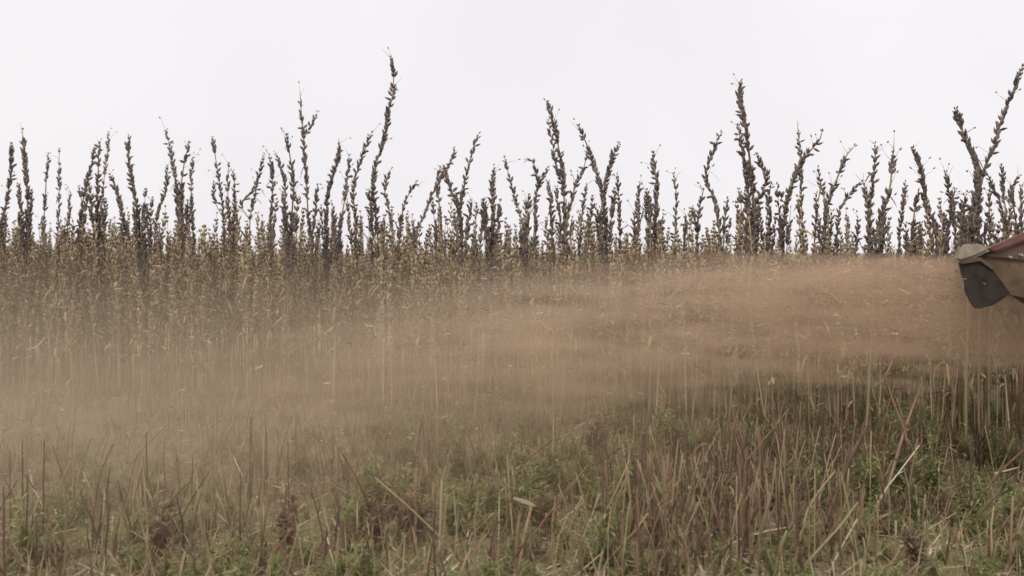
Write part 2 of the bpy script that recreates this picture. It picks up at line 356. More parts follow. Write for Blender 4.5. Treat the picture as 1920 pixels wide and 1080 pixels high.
# ---- the rest of the crop: shorter plants that fill the stand
def filler(k, tall):
    r = random.Random(900 + k); h = r.uniform(.78, 1.09) if not tall else r.uniform(1.08, 1.3)
    lean = Vector((r.uniform(-.09, .09), r.uniform(-.05, .05), 0))
    pts = []
    for i in range(9):
        t = i / 8; pts.append(Vector((lean.x * t * t + r.uniform(-.004, .004), lean.y * t * t, h * t)))
    st = MB(); tn = r.random()
    rb = r.uniform(.0035, .0068)
    st.tube(pts, [rb * (1 - .75 * i / 8) for i in range(9)], 5, tn)
    br = []
    for _ in range(r.choice([0, 1, 1, 2])):
        i = r.randint(3, 5); a = r.uniform(0, 6.28); b0 = pts[i]; l = r.uniform(.25, .45)
        o = Vector((math.cos(a), math.sin(a) * .6, 0))
        bp = [b0 + o * (0.09 * (1 - (1 - t) ** 2)) + Vector((0, 0, l * t)) for t in (0, .25, .5, .75, 1)]
        st.tube(bp, [0.004 * (1 - .6 * q / 4) for q in range(5)], 4, tn); br.append(bp)
    pd = MB()
    def pods(line, z0):
        nd = resample(smooth(line[::-1], 1), 0.027); ang = r.uniform(0, 6)
        for i, p in enumerate(nd[:-1]):
            if p.z < z0 or r.random() < .06: continue
            d = (p - nd[i + 1]).normalized(); a = d.orthogonal().normalized(); b = d.cross(a); ang += 1.57
            for q in range(r.choice([2, 2, 3])):
                g = ang + q * 2.4 + r.uniform(-.3, .3); out = a * math.cos(g) + b * math.sin(g); sp = math.radians(r.uniform(14, 38))
                pd.spindle(p + out * .003, d * math.cos(sp) + out * math.sin(sp), r.uniform(.028, .042) * min(1, .5 + i / 6), r.uniform(.005, .0075), r.random())
    pods(pts, r.uniform(.32, .55))
    for b in br: pods(b, 0.4)
    lf = MB()
    for _ in range(r.randint(5, 12)):
        z = r.uniform(.3, .95) * h; i = int(z / h * 8); a = r.uniform(0, 6.28)
        lf.blade(pts[i], (math.cos(a), math.sin(a), r.uniform(-.6, .5)), (0, 0, 1), r.uniform(.04, .1), r.uniform(.008, .02), r.random(), r.uniform(.2, 1))
    return st, pd, lf
FIL = [filler(k, k % 5 == 4) for k in range(25)]
FILM = [(a.mesh('stem', M_STEM, True), b.mesh('seed_capsules', M_PODLOW), c.mesh('dry_leaves', M_DRYLEAF)) for a, b, c in FIL]
spots = []
while len(spots) < 1350:
    x = R.uniform(-5.2, 3.9); spots.append((x, front(x) + 2.9 * R.random() ** 1.15))
spots.sort(key=lambda p: (p[1] - front(p[0])))
inview = [p for p in spots if abs(p[0] / p[1]) < 0.53]
ind = set(inview[:210])
rest = [MB(), MB(), MB()]
mass = []
for x, y in spots:
    k = R.randrange(25)
    if k % 5 == 4 and R.random() < (.05 if x < -1 else .3): k = R.randrange(4)
    elif x < -1.2 and R.random() < .15: k = 4 + 5 * R.randrange(5)
    a = R.uniform(0, 6.28); sc = R.uniform(.9, 1.1)
    if (x, y) in ind:
        t = thing('sesame_stalk', 'shorter brown sesame stalk packed among its like, its head not rising clear into the sky', 'sesame plant', (x, y, 0), 'short sesame stalks in the dense stand')
        t.rotation_euler = (R.gauss(0, .045), R.gauss(0, .055), a); t.scale = (sc,) * 3
        link('stem', FILM[k][0], t); link('seed_capsules', FILM[k][1], t, kind='stuff'); link('dry_leaves', FILM[k][2], t, kind='stuff')
    else: mass.append((x, y, a, sc, k))
def join(mats, src, places, name, **props):
    """many copies of source meshes baked into one mesh object"""
    arr = []
    for s in src:
        fl = [f for f in s.f]; arr.append((np.array(s.v), np.array(s.t), np.concatenate([np.array(f) for f in fl]) if fl else np.zeros(0, int), np.array([len(f) for f in fl])))
    V = []; T = []; Lp = []; N = []; off = 0
    for x, y, z, a, sc, k in places:
        v, t, l, n = arr[k]
        if not len(v): continue
        c, s_ = math.cos(a), math.sin(a)
        V.append(np.stack([(v[:, 0] * c - v[:, 1] * s_) * sc + x, (v[:, 0] * s_ + v[:, 1] * c) * sc + y, v[:, 2] * sc + z], 1))
        T.append(np.clip(t + R.uniform(-.12, .12), 0, 1)); Lp.append(l + off); N.append(n); off += len(v)
    V = np.concatenate(V).astype(np.float32); T = np.concatenate(T).astype(np.float32); Lp = np.concatenate(Lp).astype(np.int32); N = np.concatenate(N).astype(np.int32)
    me = bpy.data.meshes.new(name); me.vertices.add(len(V)); me.vertices.foreach_set('co', V.ravel())
    me.loops.add(len(Lp)); me.loops.foreach_set('vertex_index', Lp)
    me.polygons.add(len(N)); st = np.concatenate([[0], np.cumsum(N)[:-1]]).astype(np.int32)
    me.polygons.foreach_set('loop_start', st); me.polygons.foreach_set('loop_total', N)
    at_ = me.attributes.new('tint', 'FLOAT', 'POINT'); at_.data.foreach_set('value', T)
    me.materials.append(mats); me.update(calc_edges=True); me.validate()
    return link(name, me, props.pop('parent', None), **props)
crop = thing('sesame_crop', 'dense brown mass of dry sesame plants behind the front rows', 'sesame crop', (0, 7, 0)); crop['kind'] = 'stuff'
pl = [(x, y - 7, 0, a, sc, k) for x, y, a, sc, k in mass]
join(M_STEM, [f[0] for f in FIL], pl, 'stems', parent=crop, kind='stuff')
join(M_PODLOW, [f[1] for f in FIL], pl, 'seed_capsules', parent=crop, kind='stuff')
join(M_DRYLEAF, [f[2] for f in FIL], pl, 'dry_leaves', parent=crop, kind='stuff')

m = MB()      # wispy dry grass and side twigs growing through the stand
for _ in range(2600):
    x = R.uniform(-5, 3.8); y = front(x) + R.uniform(0, 2.6); h = R.uniform(.75, 1.13); z0 = h - R.uniform(.15, .35)
    dx = R.gauss(0, .05); dy = R.gauss(0, .03)
    m.tube([(x, y, z0), (x + dx * .4, y + dy, (z0 + h) / 2), (x + dx, y + dy, h)], [.0014, .001, .0005], 3, R.random(), False)
    for _ in range(R.choice([0, 2, 3])):
        t = R.uniform(.4, 1); m.spindle((x + dx * t, y + dy * t, z0 + (h - z0) * t), (R.uniform(-1, 1), R.uniform(-.5, .5), 1.2), R.uniform(.015, .03), .0035, R.random(), 3)
m.build('wispy_twigs', M_STEM, crop, kind='stuff').location = (0, -7, 0)

# ------------------------------------------------------------------ stubble: cut stems in front of the crop
def stub(k):
    r = random.Random(300 + k); h = r.uniform(.06, .24); lx = r.uniform(-.12, .12)
    m = MB(); pts = [Vector((lx * t * t, 0.3 * lx * t, h * t - .01)) for t in (0, .3, .6, 1)]
    m.tube(pts, [.0045, .004, .0036, .0033], 6, r.random() * .9)
    return m
STUB = [stub(k) for k in range(12)]
TALL = []
for k in range(10):
    r = random.Random(1300 + k); m = MB(); h = r.uniform(.15, .38); lx = r.uniform(-.1, .13); tn = r.choice((.08, .12, .15, .2, .25, .4, .6, .75))
    P = [Vector((lx * t * t + .006 * math.sin(5 * t + k), .4 * lx * t, h * t - .01)) for t in (0, .25, .5, .75, 1)]
    rr = r.uniform(.002, .0036); m.tube(P, [rr, rr * .95, rr * .85, rr * .8, rr * .55], 5, tn)
    for q in (1, 2, 3):
        if r.random() < .5: a = r.uniform(0, 6.28); m.tube([P[q], P[q] + Vector((math.cos(a) * .03, math.sin(a) * .02, r.uniform(.02, .06)))], [rr * .5, rr * .3], 4, tn)
    TALL.append(m); STM = [s.mesh('cut_stem', M_STEM, True) for s in STUB]
ns = 0; extra = []
while ns < 620:
    y = R.uniform(2.6, 7.2); x = R.uniform(-.62, .62) * y
    if y > front(x) - .05: continue
    if R.random() > 0.55 + 0.45 * math.sin(x * 2.3 + y * 3.1): continue
    k = R.randrange(12)
    if ns < 170 and abs(x / y) < .53 and y > 3.05:
        o = link('cut_stem', STM[k], label='short cut sesame stubble stem sticking up among the weeds', category='stubble stem', group='short stubble stems')
        o.location = (x, y, hgt(x, y)); o.rotation_euler = (0, 0, R.uniform(0, 6.28)); o.scale = (1, 1, R.uniform(.7, 1.2))
    else: extra.append((x, y, hgt(x, y), R.uniform(0, 6.28), R.uniform(.6, 1.1), k))
    ns += 1
tall = []
while len(tall) < 860:
    y = R.uniform(2.8, 7.0); x = R.uniform(-.6, .6) * y
    if y > front(x) - .02 or R.random() > (.95 if x > .1 * y else .26): continue
    if R.random() > .5 + .5 * math.sin(x * 3.1 - y * 2.2 + 1): continue
    tall.append((x, y, hgt(x, y), R.uniform(0, 6.28), R.uniform(.75, 1.1), R.randrange(10)))
join(M_STEM, TALL, tall, 'thin_upright_stems', kind='stuff', label='many thin upright dry stems standing in the mown strip', category='dry stems')
join(M_STEM, STUB, extra, 'stubble', kind='stuff', label='scattered short stubble stems left standing between the weeds', category='stubble')

# leaning, broken and lying stalks that the photo shows one by one: (label, radius, tint, material, points, base row)
BR = [
("dark stalk leaning right with a pale edge, longest diagonal of the right foreground", .0105, .12, M_STEM, [(1626,799),(1593,860),(1565,933),(1528,1031)]),
("dark thick stalk leaning right behind the green weed, its top in the standing stems", .0085, .18, M_STEM, [(1728,721),(1707,774),(1691,823),(1667,905)]),
("pale thin stalk slanting down across the green weed", .0055, .97, M_STRAW, [(1724,835),(1690,880),(1658,920),(1625,985)]),
("dark stalk leaning left, crossing the top of the dark right-leaning one", .0085, .15, M_STEM, [(1658,701),(1679,766),(1699,811),(1712,900)]),
("short dark stalk slanting right, left of the long pale lying stalk's middle", .006, .05, M_STEM, [(1418,900),(1380,950),(1341,1000)]),
("long pale stalk lying almost flat in the right foreground", .006, .92, M_STRAW, [(1495,986),(1422,998),(1353,1027),(1300,1055)]),
("tan stalk leaning right, left of the longest dark diagonal", .007, .6, M_STEM, [(1565,884),(1520,941),(1498,998),(1490,1050)]),
("thin dark upright stalk crossing the short pale slanting one", .0055, .08, M_STEM, [(1622,917),(1610,978),(1597,1072)]),
("pale slanting stalk at the foot of the thin dark upright one", .0062, .9, M_STRAW, [(1607,974),(1577,1027),(1553,1076)]),
("dark stalk slanting up to the right edge of the photo", .007, .12, M_STEM, [(1922,842),(1870,888),(1821,958)]),
("short pale twig lying across the dark stalk near the right edge", .0048, .9, M_STRAW, [(1911,876),(1866,888)]),
("thick dark stalk base in the bottom right corner", .01, .2, M_STEM, [(1925,960),(1905,1010),(1887,1076)]),
("thin dark stalk right of the large green weed", .0055, .15, M_STEM, [(1785,913),(1774,950),(1764,990)]),
("small pale elbow of broken straw near the bottom right", .006, .92, M_STRAW, [(1826,1000),(1825,1019),(1811,1027)]),
("dark bent stub, left one of the cut cluster at the bottom centre", .007, .15, M_STEM, [(941,966),(932,972),(927,1010),(921,1050)]),
("red-brown stub leaning right, tallest of the cut cluster at the bottom centre", .009, .22, M_STEM, [(998,945),(990,975),(982,1010),(970,1082)]),
("thin dark stub under the pale leaf at the bottom centre", .005, .08, M_STEM, [(962,933),(960,960),(958,1040)]),
("reddish vertical stub in the middle of the cut cluster", .009, .1, M_STEM, [(974,962),(970,1010),(966,1082)]),
("pale bent straw arching near the bottom, right of the cut cluster", .006, .9, M_STRAW, [(998,1060),(1018,1046),(1031,1041),(1048,1043),(1070,1056)]),
("tan stalk slanting right between the bottom centre and the red weeds", .0065, .7, M_STEM, [(1125,925),(1105,980),(1088,1019),(1078,1045)]),
("short pale hanging straw right of the cut cluster", .004, .95, M_STRAW, [(1048,958),(1045,980),(1043,1000)]),
("short bright straw slanting alone in the dust, left of centre", .0042, 1.0, M_STRAW, [(438,857),(446,875),(455,892)]),
("pale bent straw at the far left, low in the dust", .0042, .97, M_STRAW, [(55,880),(62,915),(80,948)]),
("pale slanting straw at the bottom edge, left of centre", .005, .95, M_STRAW, [(614,1008),(622,1045),(632,1080)]),
("dark slanting twig at the lower left of centre", .006, .1, M_STEM, [(480,1000),(468,1022),(457,1050)]),
("long thin dark twig lying at the lower left", .005, .12, M_STEM, [(335,978),(285,1005),(225,1042)]),
("dark twig leaning right, left of the pale bottom straw", .005, .12, M_STEM, [(622,990),(606,1015),(592,1040)]),
("olive upright stem pair member, left of the bottom centre cluster", .0085, .45, M_STEM, [(828,900),(826,980),(822,1060)]),
("reddish upright stem beside the red weed left of the bottom centre", .006, .05, M_STEM, [(780,925),(779,980),(775,1060)]),
("two-tone brown stem leaning slightly, right of the olive upright stem", .007, .3, M_STEM, [(838,930),(832,990),(826,1068)]),
("long pale thin stem rising alone above the weeds right of centre", .005, .85, M_STEM, [(1036,720),(1038,800),(1036,900)]),
("dark stem rising behind the red weed patch at the right", .006, .15, M_STEM, [(1376,790),(1368,870),(1366,940)]),
("dark upright stem left of the tan leaning stalk", .006, .1, M_STEM, [(1518,885),(1510,930),(1508,990)]),
("pale twig lying in the left part of the crop's foot", .006, .95, M_STRAW, [(85,632),(70,650),(50,656)]),
("white papery leaf blade at the bottom edge, centre", .007, 1.0, M_STRAW, [(919,1050),(913,1065),(908,1082)]),
]
for lab, rad, tn, mt, px in BR:
    yb = px[-1][1]
    lying = lab.startswith('pale twig')
    Y = 6.4 if lying else ground_dist(max(yb, 985)) if yb > 940 else 3.9 if yb > 880 else 4.4
    P = [at(x, y, Y + .05 * i) for i, (x, y) in enumerate(px[::-1])]
    if yb > 880 and mt is M_STEM and P[0].z > 0.0: P[0:0] = [Vector((P[0].x - (P[1].x - P[0].x) * .4, P[0].y, -.01))]
    base = P[0].copy(); m = MB(); P = smooth(P, 1); n = len(P)
    m.tube([p - base for p in P], [rad * (.85 if tn < .3 else .62) * (1 - .35 * i / (n - 1)) for i in range(n)], 6, tn)
    if n > 6:   # a side node or two so it does not read as wire
        q = P[n // 2] - base; m.tube([q, q + Vector((.018, -.01, .014))], [rad * .5, rad * .3], 5, tn)
    o = m.build('broken_stalk' if mt is M_STEM else 'straw', mt, None, True, label=lab, category='broken stalk' if mt is M_STEM else 'straw'); o.location = base
for i in range(95):
    y = 3.0 + 2.6 * R.random() ** 1.2; x = R.uniform(-.5, .55) * y
    if R.random() < .45: x = R.uniform(.05, .52) * y
    if y > front(x) - .1: continue
    l = R.uniform(.12, .42); a = R.gauss(.25, .5); b_ = R.uniform(-.3, .3); m = MB()
    P = [Vector((math.sin(a) * l * t + .02 * math.sin(3 * t + i), b_ * l * t, math.cos(a) * l * t)) for t in (0, .35, .7, 1)]
    m.tube(P, [.0042, .0036, .0032, .0024], 5, R.choice((.0, .03, .1, .15, .2, .3, .6)))
    if R.random() < .5: m.tube([P[2], P[2] + Vector((.03, 0, .05))], [.002, .001], 4, .4)
    o = m.build('broken_stalk', M_STEM, None, True, label='thin dry stalk left leaning or standing loose among the weeds of the mown strip', category='broken stalk', group='loose thin stalks in the stubble')
    o.location = (x, y, hgt(x, y) - .005)
# pale dry leaf draped over the cut cluster and the yellow blade
m = MB(); b = at(962, 934, 3.2)
m.blade((0, 0, 0), (1, .05, -.25), (0, 1, .4), .075, .016, 1.0, .1, 5)
o = m.build('dry_leaf', M_STRAW, label='white curled dry leaf resting on top of the cut stubs at the bottom centre', category='dry leaf'); o.location = b
m = MB(); b = at(1157, 1082, 3.12)
m.blade((0, 0, 0), (.22, .1, 1), (0, -1, .2), .13, .022, 1.0, .15, 6)
o = m.build('wild_grass', M_GREEN, label='broad yellow-green blade standing at the bottom edge right of centre', category='leaf blade'); o.location = b

# ------------------------------------------------------------------ weeds
def weed(k, kind):
    """kind 0 feathery green, 1 reddish, 2 grass tuft"""
    r = random.Random(700 + k * 3 + kind); st = MB(); lf = MB()
    if kind == 2:
        for _ in range(60):
            a = r.uniform(0, 6.28); e = r.uniform(.6, 2.5)
            lf.blade((math.cos(a) * .03 * r.random(), math.sin(a) * .03 * r.random(), 0), (math.cos(a), math.sin(a), e), (0, 0, 1), r.uniform(.08, .2), r.uniform(.003, .007), r.random(), r.uniform(.1, .8))
        return st, lf
    for _ in range(9 if kind == 0 else 7):
        a = r.uniform(0, 6.28); sp = r.uniform(.05, .55); h = r.uniform(.12, .26)
        d = Vector((math.cos(a) * sp, math.sin(a) * sp, 1)).normalized()
        pts = [d * (h * t) + Vector((r.uniform(-.004, .004), r.uniform(-.004, .004), 0)) for t in (0, .3, .6, 1)]
        st.tube(pts, [.0022, .0018, .0014, .0008], 4, r.random())
        for _ in range(34):
            t = r.uniform(.2, 1.02); p = d * (h * t); b = r.uniform(0, 6.28); l = r.uniform(.025, .06) * (1.3 - .6 * t)
            lf.blade(p, (math.cos(b), math.sin(b), r.uniform(-.1, .9)), (0, 0, 1), l, l * (.24 if kind == 0 else .34), r.random(), r.uniform(0, .5), 2)
    return st, lf
WD = {(k, kd): weed(k, kd) for kd in range(3) for k in range(5)}
WM = {q: (s.mesh('stems', M_STEM, True) if s.v else None, l.mesh('leaves', M_RED if q[1] == 1 else M_GREEN)) for q, (s, l) in WD.items()}
WL = [
("large feathery green weed behind the slanting stalks at the right", 0, 1690, 950, .95), ("dark green weed half joined to the right side of the large feathery one", 0, 1752, 945, .85),
("green weed left of the large feathery one, crossed by the longest dark diagonal", 0, 1630, 945, .8), ("bright green weed alone right of the bottom centre", 0, 1182, 962, .85),
("green weed standing at the crop's foot right of centre", 0, 1262, 872, 1.0), ("bright green tuft on the bottom edge below the long pale lying stalk", 2, 1385, 1074, .6),
("bright green tuft near the bottom right corner", 2, 1845, 1072, .6), ("green weed behind the white curled leaf at the bottom centre", 0, 985, 985, .6),
("olive green weed in the haze left of the cut cluster", 0, 700, 975, .9), ("yellow-green upright weed at the crop's foot, centre", 0, 930, 812, 1.0),
("green tuft on the bottom edge left of centre", 2, 650, 1076, .8), ("green tuft at the bottom left", 2, 115, 1040, .8),
("low green weed at the far left, bottom", 0, 50, 1060, .7), ("green weed at the bottom right of the bottom centre cluster", 0, 1135, 1065, .75),
("green weed below the red patch's right side", 2, 1350, 1000, .7), ("green weed behind the standing stems, below the dust at the right", 0, 1680, 745, 1.3),
("second green weed seen through the stems under the chute", 0, 1835, 740, 1.4), ("green weed seen between stems, left of the one under the dust", 0, 1560, 760, 1.2),
("green weed in front of the crop at centre right", 0, 1440, 880, .9), ("grey-green weed in the settling dust, centre left", 0, 560, 900, .9),
("small green weed in the settling dust below the centre", 0, 860, 905, .8), ("green weed among stubble right of the cut cluster", 0, 1040, 905, .7),
("green weed at the right edge by the thick dark stalk base", 0, 1900, 900, .8),
("brick-red weed patch in the right centre foreground", 1, 1318, 985, 1.2), ("purple-brown weed low left of the brick-red patch", 1, 1235, 1040, .9),
("pinkish weed right of the cut cluster", 1, 1010, 1010, .85), ("reddish weed left of the two-tone stem", 1, 770, 1020, 1.05),
("second reddish weed, nearer the left, beside the dust", 1, 700, 1040, .9), ("faded red weed in the dust right of centre", 1, 1115, 865, 1.2),
("small rusty weed at the bottom right, under the large green weed", 1, 1718, 1070, .7), ("reddish weed behind the tan leaning stalk", 1, 1450, 960, .8),
("rusty weed at the right under the chute", 1, 1890, 800, 1.2), ("red-brown weed at the lower left in the dust", 1, 540, 1050, .9), ("rusty weed at the bottom left beside the grass", 1, 300, 1050, .9),
]
for i, (lab, kd, px, py, sc) in enumerate(WL):
    Y = ground_dist(py) if py > 800 else 7.5
    p = at(px, py, Y); p.z = 0
    t = thing('grass_tuft' if kd == 2 else 'weed', lab, 'grass tuft' if kd == 2 else 'weed', p, 'weeds in the stubble'); t.scale = (sc * 1.3, sc * 1.3, sc * 1.3) if kd == 0 else (sc,) * 3; t.rotation_euler.z = R.uniform(0, 6)
    s_, l_ = WM[(i % 5, kd)]
    if s_: link('stems', s_, t, kind='stuff')
    link('leaves', l_, t, kind='stuff')
def patch0(x, y): return math.sin(x * 3.9 + 1.0) * math.cos(y * 3.1 + x) + .5 * math.sin(x * 7.2 + y * 6.1)
gp = []; rp = []; tp = []
for _ in range(400):    # greener belt at the crop's foot, centre and right, and beyond the strip
    if R.random() < .68: y = R.uniform(3.5, 5.9); x = R.uniform(-.17, .5) * y
    else: x = R.uniform(.5, 4.5); y = front(x) + R.uniform(2.7, 5)
    if patch0(x, y) < -.25: continue
    gp.append((x, y, hgt(x, y) - .02, R.uniform(0, 6.28), R.uniform(.5, .95) * (1.3 if y > front(x) else 1), R.randrange(5)))
def patch(x, y): return math.sin(x * 1.9 + 2.0) * math.cos(y * 2.6 + x) + .5 * math.sin(x * 5.2 + y * 4.1)
for _ in range(2600):
    y = 2.7 + 7 * R.random() ** 1.4; x = R.uniform(-.62, .62) * y
    v = patch(x, y); q = (x, y, hgt(x, y) - .02, R.uniform(0, 6.28), R.uniform(.25, .6), R.randrange(5))
    if v > -.35 and len(gp) < 1500: gp.append(q)
    elif v < -.6 and len(rp) < 130: rp.append(q)
    elif len(tp) < 700: tp.append(q)
src = lambda kd, w: [WD[(k, kd)][w] for k in range(5)]
join(M_GREEN, src(0, 1), gp, 'ground_weeds', kind='stuff', label='low green weeds covering the ground of the mown strip', category='ground weeds')
join(M_RED, src(1, 1), rp, 'reddish_ground_weeds', kind='stuff', label='low reddish withered weeds covering parts of the mown strip', category='ground weeds')
join(M_GREEN, src(2, 1), tp, 'grass', kind='stuff', label='thin short grass growing between the stubble', category='grass')
# dry undergrowth and litter
m = MB()
for _ in range(9000):
    y = 2.6 + 4.8 * R.random() ** 1.2; x = R.uniform(-.62, .62) * y; a = R.uniform(0, 6.28); up = abs(R.gauss(0, .35))
    l = R.uniform(.02, .14); z = hgt(x, y) + R.uniform(.0, .03)
    if R.random() < .55: m.tube([(x, y, z), (x + math.cos(a) * l, y + math.sin(a) * l, z + up * l)], [.0016, .001], 3, R.random() ** 1.5, False)
    else: m.blade((x, y, z), (math.cos(a), math.sin(a), up), (0, 0, 1), l * .6, R.uniform(.004, .014), R.random() ** 1.3, R.uniform(-.2, .3), 2)
m.build('straw_litter', M_STRAW, kind='stuff', label='dry straw and leaf litter strewn over the soil', category='straw litter')
m = MB()
for _ in range(15000):   # thin dry grass standing in the strip
    y = R.uniform(2.7, 7.6); x = R.uniform(-.62, .62) * y; a = R.uniform(0, 6.28); t_ = R.uniform(.8, 4)
    m.blade((x, y, hgt(x, y)), (math.cos(a), math.sin(a), t_), (0, 0, 1), R.uniform(.06, .26), R.uniform(.002, .005), R.random(), R.uniform(0, .6), 3)
m.build('dry_grass', M_DRYLEAF, kind='stuff', label='thin dry brown grass standing between the stubble stems', category='dry grass')

# ------------------------------------------------------------------ harvester with its discharge chute
def metal(name, c1, c2, rough=.6, scale=9):
    m, n, b, out = mat_new(name); g = n.nodes.new('ShaderNodeNewGeometry')
    z = n.nodes.new('ShaderNodeTexNoise'); z.inputs['Scale'].default_value = scale; z.inputs['Detail'].default_value = 8
    n.links.new(g.outputs['Position'], z.inputs['Vector']); r = ramp(n, [(.35, c1), (.68, c2)])
    n.links.new(z.outputs['Fac'], r.inputs['Fac']); n.links.new(r.outputs[0], b.inputs['Base Color']); b.inputs['Roughness'].default_value = rough
    bp = n.nodes.new('ShaderNodeBump'); bp.inputs['Strength'].default_value = .25; bp.inputs['Distance'].default_value = .004
    n.links.new(z.outputs['Fac'], bp.inputs['Height']); n.links.new(bp.outputs[0], b.inputs['Normal']); return m
M_OLIVE = metal('dusty_panel', (.09, .055, .03), (.20, .13, .075)); M_REDP = metal('worn_red_paint', (.10, .032, .028), (.19, .10, .08))
M_RUB = metal('black_rubber', (.014, .010, .009), (.04, .027, .02), .85, 25); M_CANV = metal('dusty_canvas', (.24, .2, .155), (.36, .31, .25), .95, 30)
M_DARKM = metal('dark_maroon_panel', (.07, .035, .028), (.13, .075, .055)); M_STEEL = metal('grey_steel', (.2, .2, .21), (.4, .39, .4), .4)
def prism(name, px, Y0, Y1, mat, parent, base, bev=.006, jig=None):
    import bmesh
    bm = bmesh.new(); a = [bm.verts.new(at(x, y, Y0) - base) for x, y in px]
    b_ = []
    for v, (x, y) in zip(a, px):
        c = v.co.copy(); c.y += Y1 - Y0; c.x += .44 * (Y1 - Y0); b_.append(bm.verts.new(c))
    n = len(px); bm.faces.new(a); bm.faces.new(b_[::-1])
    for i in range(n): bm.faces.new((a[i], b_[i], b_[(i + 1) % n], a[(i + 1) % n]))
    bmesh.ops.recalc_face_normals(bm, faces=bm.faces)
    bmesh.ops.bevel(bm, geom=list(bm.edges), offset=bev, segments=2, affect='EDGES', clamp_overlap=True)
    me = bpy.data.meshes.new(name); bm.to_mesh(me); bm.free(); me.materials.append(mat)
    me.polygons.foreach_set('use_smooth', [False] * len(me.polygons))
    return link(name, me, parent)
base = Vector((2.9, 4.1, 0))
hv = thing('harvester', 'dusty harvester chute reaching in at the right edge, blowing chaff to the left', 'harvester', base)
Y0 = 3.86
prism('side_panel', [(1812,494),(1852,476),(1925,458),(2300,350),(2300,640),(1990,600),(1925,574),(1880,545),(1850,515)], Y0, Y0 + .36, M_OLIVE, hv, base, .012)
prism('upper_panel', [(1830,482),(1862,470),(1925,450),(2300,338),(2300,420),(1925,492),(1870,486)], Y0 - .012, Y0 + .38, M_DARKM, hv, base, .008)
prism('edge_rail', [(1846,469),(1862,461),(1920,436),(2300,318),(2300,334),(1925,452),(1866,474)], Y0 - .03, Y0 + .40, M_REDP, hv, base, .008)
prism('canvas_lip', [(1789,489),(1793,468),(1801,458),(1822,456),(1846,459),(1862,467),(1846,476),(1822,486),(1803,492)], Y0 - .045, Y0 + .40, M_CANV, hv, base, .012)
prism('mouth', [(1801,493),(1822,489),(1840,489),(1862,508),(1884,532),(1892,545),(1866,560),(1842,560),(1822,556),(1811,528)], Y0 - .005, Y0 + .33, M_RUB, hv, base, .01)
prism('rubber_flap', [(1797,492),(1822,488),(1838,489),(1862,506),(1880,530),(1894,549),(1886,557),(1872,566),(1860,573),(1850,575),(1838,579),(1827,578),(1819,568),(1813,556),(1808,546),(1808,530),(1801,512)],
      Y0 - .032, Y0 - .022, M_RUB, hv, base, .002)
prism('clamp_strip', [(1800,489),(1838,482),(1864,500),(1861,507),(1838,490),(1801,496)], Y0 - .042, Y0 - .034, M_DARKM, hv, base, .002)
prism('stiffener', [(1872,540),(1990,560),(2300,590),(2300,604),(1990,572),(1878,552)], Y0 - .022, Y0 + .0, M_DARKM, hv, base, .004)
def bolt(px, py):
    m = MB(); p = at(px, py, Y0 - .012) - base
    m.tube([p, p + Vector((0, -.02, 0))], [.006, .005], 6, .5); m.build('bolt', M_STEEL, hv)
for b in ((1891, 482), (1912, 478), (1935, 473), (1962, 466), (2010, 452)): bolt(*b)
import bmesh
def boxpart(name, lo, hi, mat, bev=.03):
    bm = bmesh.new(); bmesh.ops.create_cube(bm, size=1)
    for v in bm.verts: v.co = Vector([lo[i] + (v.co[i] + .5) * (hi[i] - lo[i]) for i in range(3)]) - base
    bmesh.ops.bevel(bm, geom=list(bm.edges), offset=bev, segments=2, affect='EDGES')
    me = bpy.data.meshes.new(name); bm.to_mesh(me); bm.free(); me.materials.append(mat); return link(name, me, hv)
boxpart('housing', (2.78, 3.3, .55), (4.6, 4.75, 1.9), M_REDP); boxpart('grain_tank', (3.0, 3.4, 1.91), (4.4, 4.65, 2.45), M_REDP)
for x_ in (3.2, 4.25):
    m = MB(); m.tube([(x_ - 2.9, -.75, .42), (x_ - 2.9, -.5, .42)], .42, 24, .5); wl = m.build('wheel', M_RUB, hv)
    m = MB(); m.tube([(x_ - 2.9, -.76, .42), (x_ - 2.9, -.7, .42)], .2, 16, .5); m.build('rim', M_STEEL, wl)
    m = MB(); m.tube([(x_ - 2.9, -.5, .42), (x_ - 2.9, .3, .6)], .06, 8, .5); m.build('axle', M_STEEL, hv)

# ------------------------------------------------------------------ the blown chaff: dust and flakes
m = MB()
for _ in range(26000):
    s = 5.2 * R.random() ** 1.3; x = 1.76 - s; g = R.gauss(0, 1)
    zc = .78 - .02 * s - .07 * max(0, s - 1.2); zh = .1 + .07 * s
    z = zc + R.gauss(0, zh)
    if R.random() < .12: z = R.uniform(.05, zc)
    if z < .03 or z > .97: continue
    y = 4.06 + R.gauss(0, .1 + .11 * s)
    if y > front(x) - .05 or y < 2.9: continue
    a, b_ = R.uniform(0, 6.28), R.uniform(-.5, .5); l = R.uniform(.002, .008) if R.random() < .93 else R.uniform(.008, .02)
    m.blade((x, y, z), (-1, R.uniform(-.3, .3), b_), (math.cos(a), math.sin(a), .3), l * 1.6, l * .5, R.random(), 0, 1)
m.build('flying_chaff', M_STRAW, kind='stuff', label='tiny straw flakes blown leftward from the chute', category='chaff')

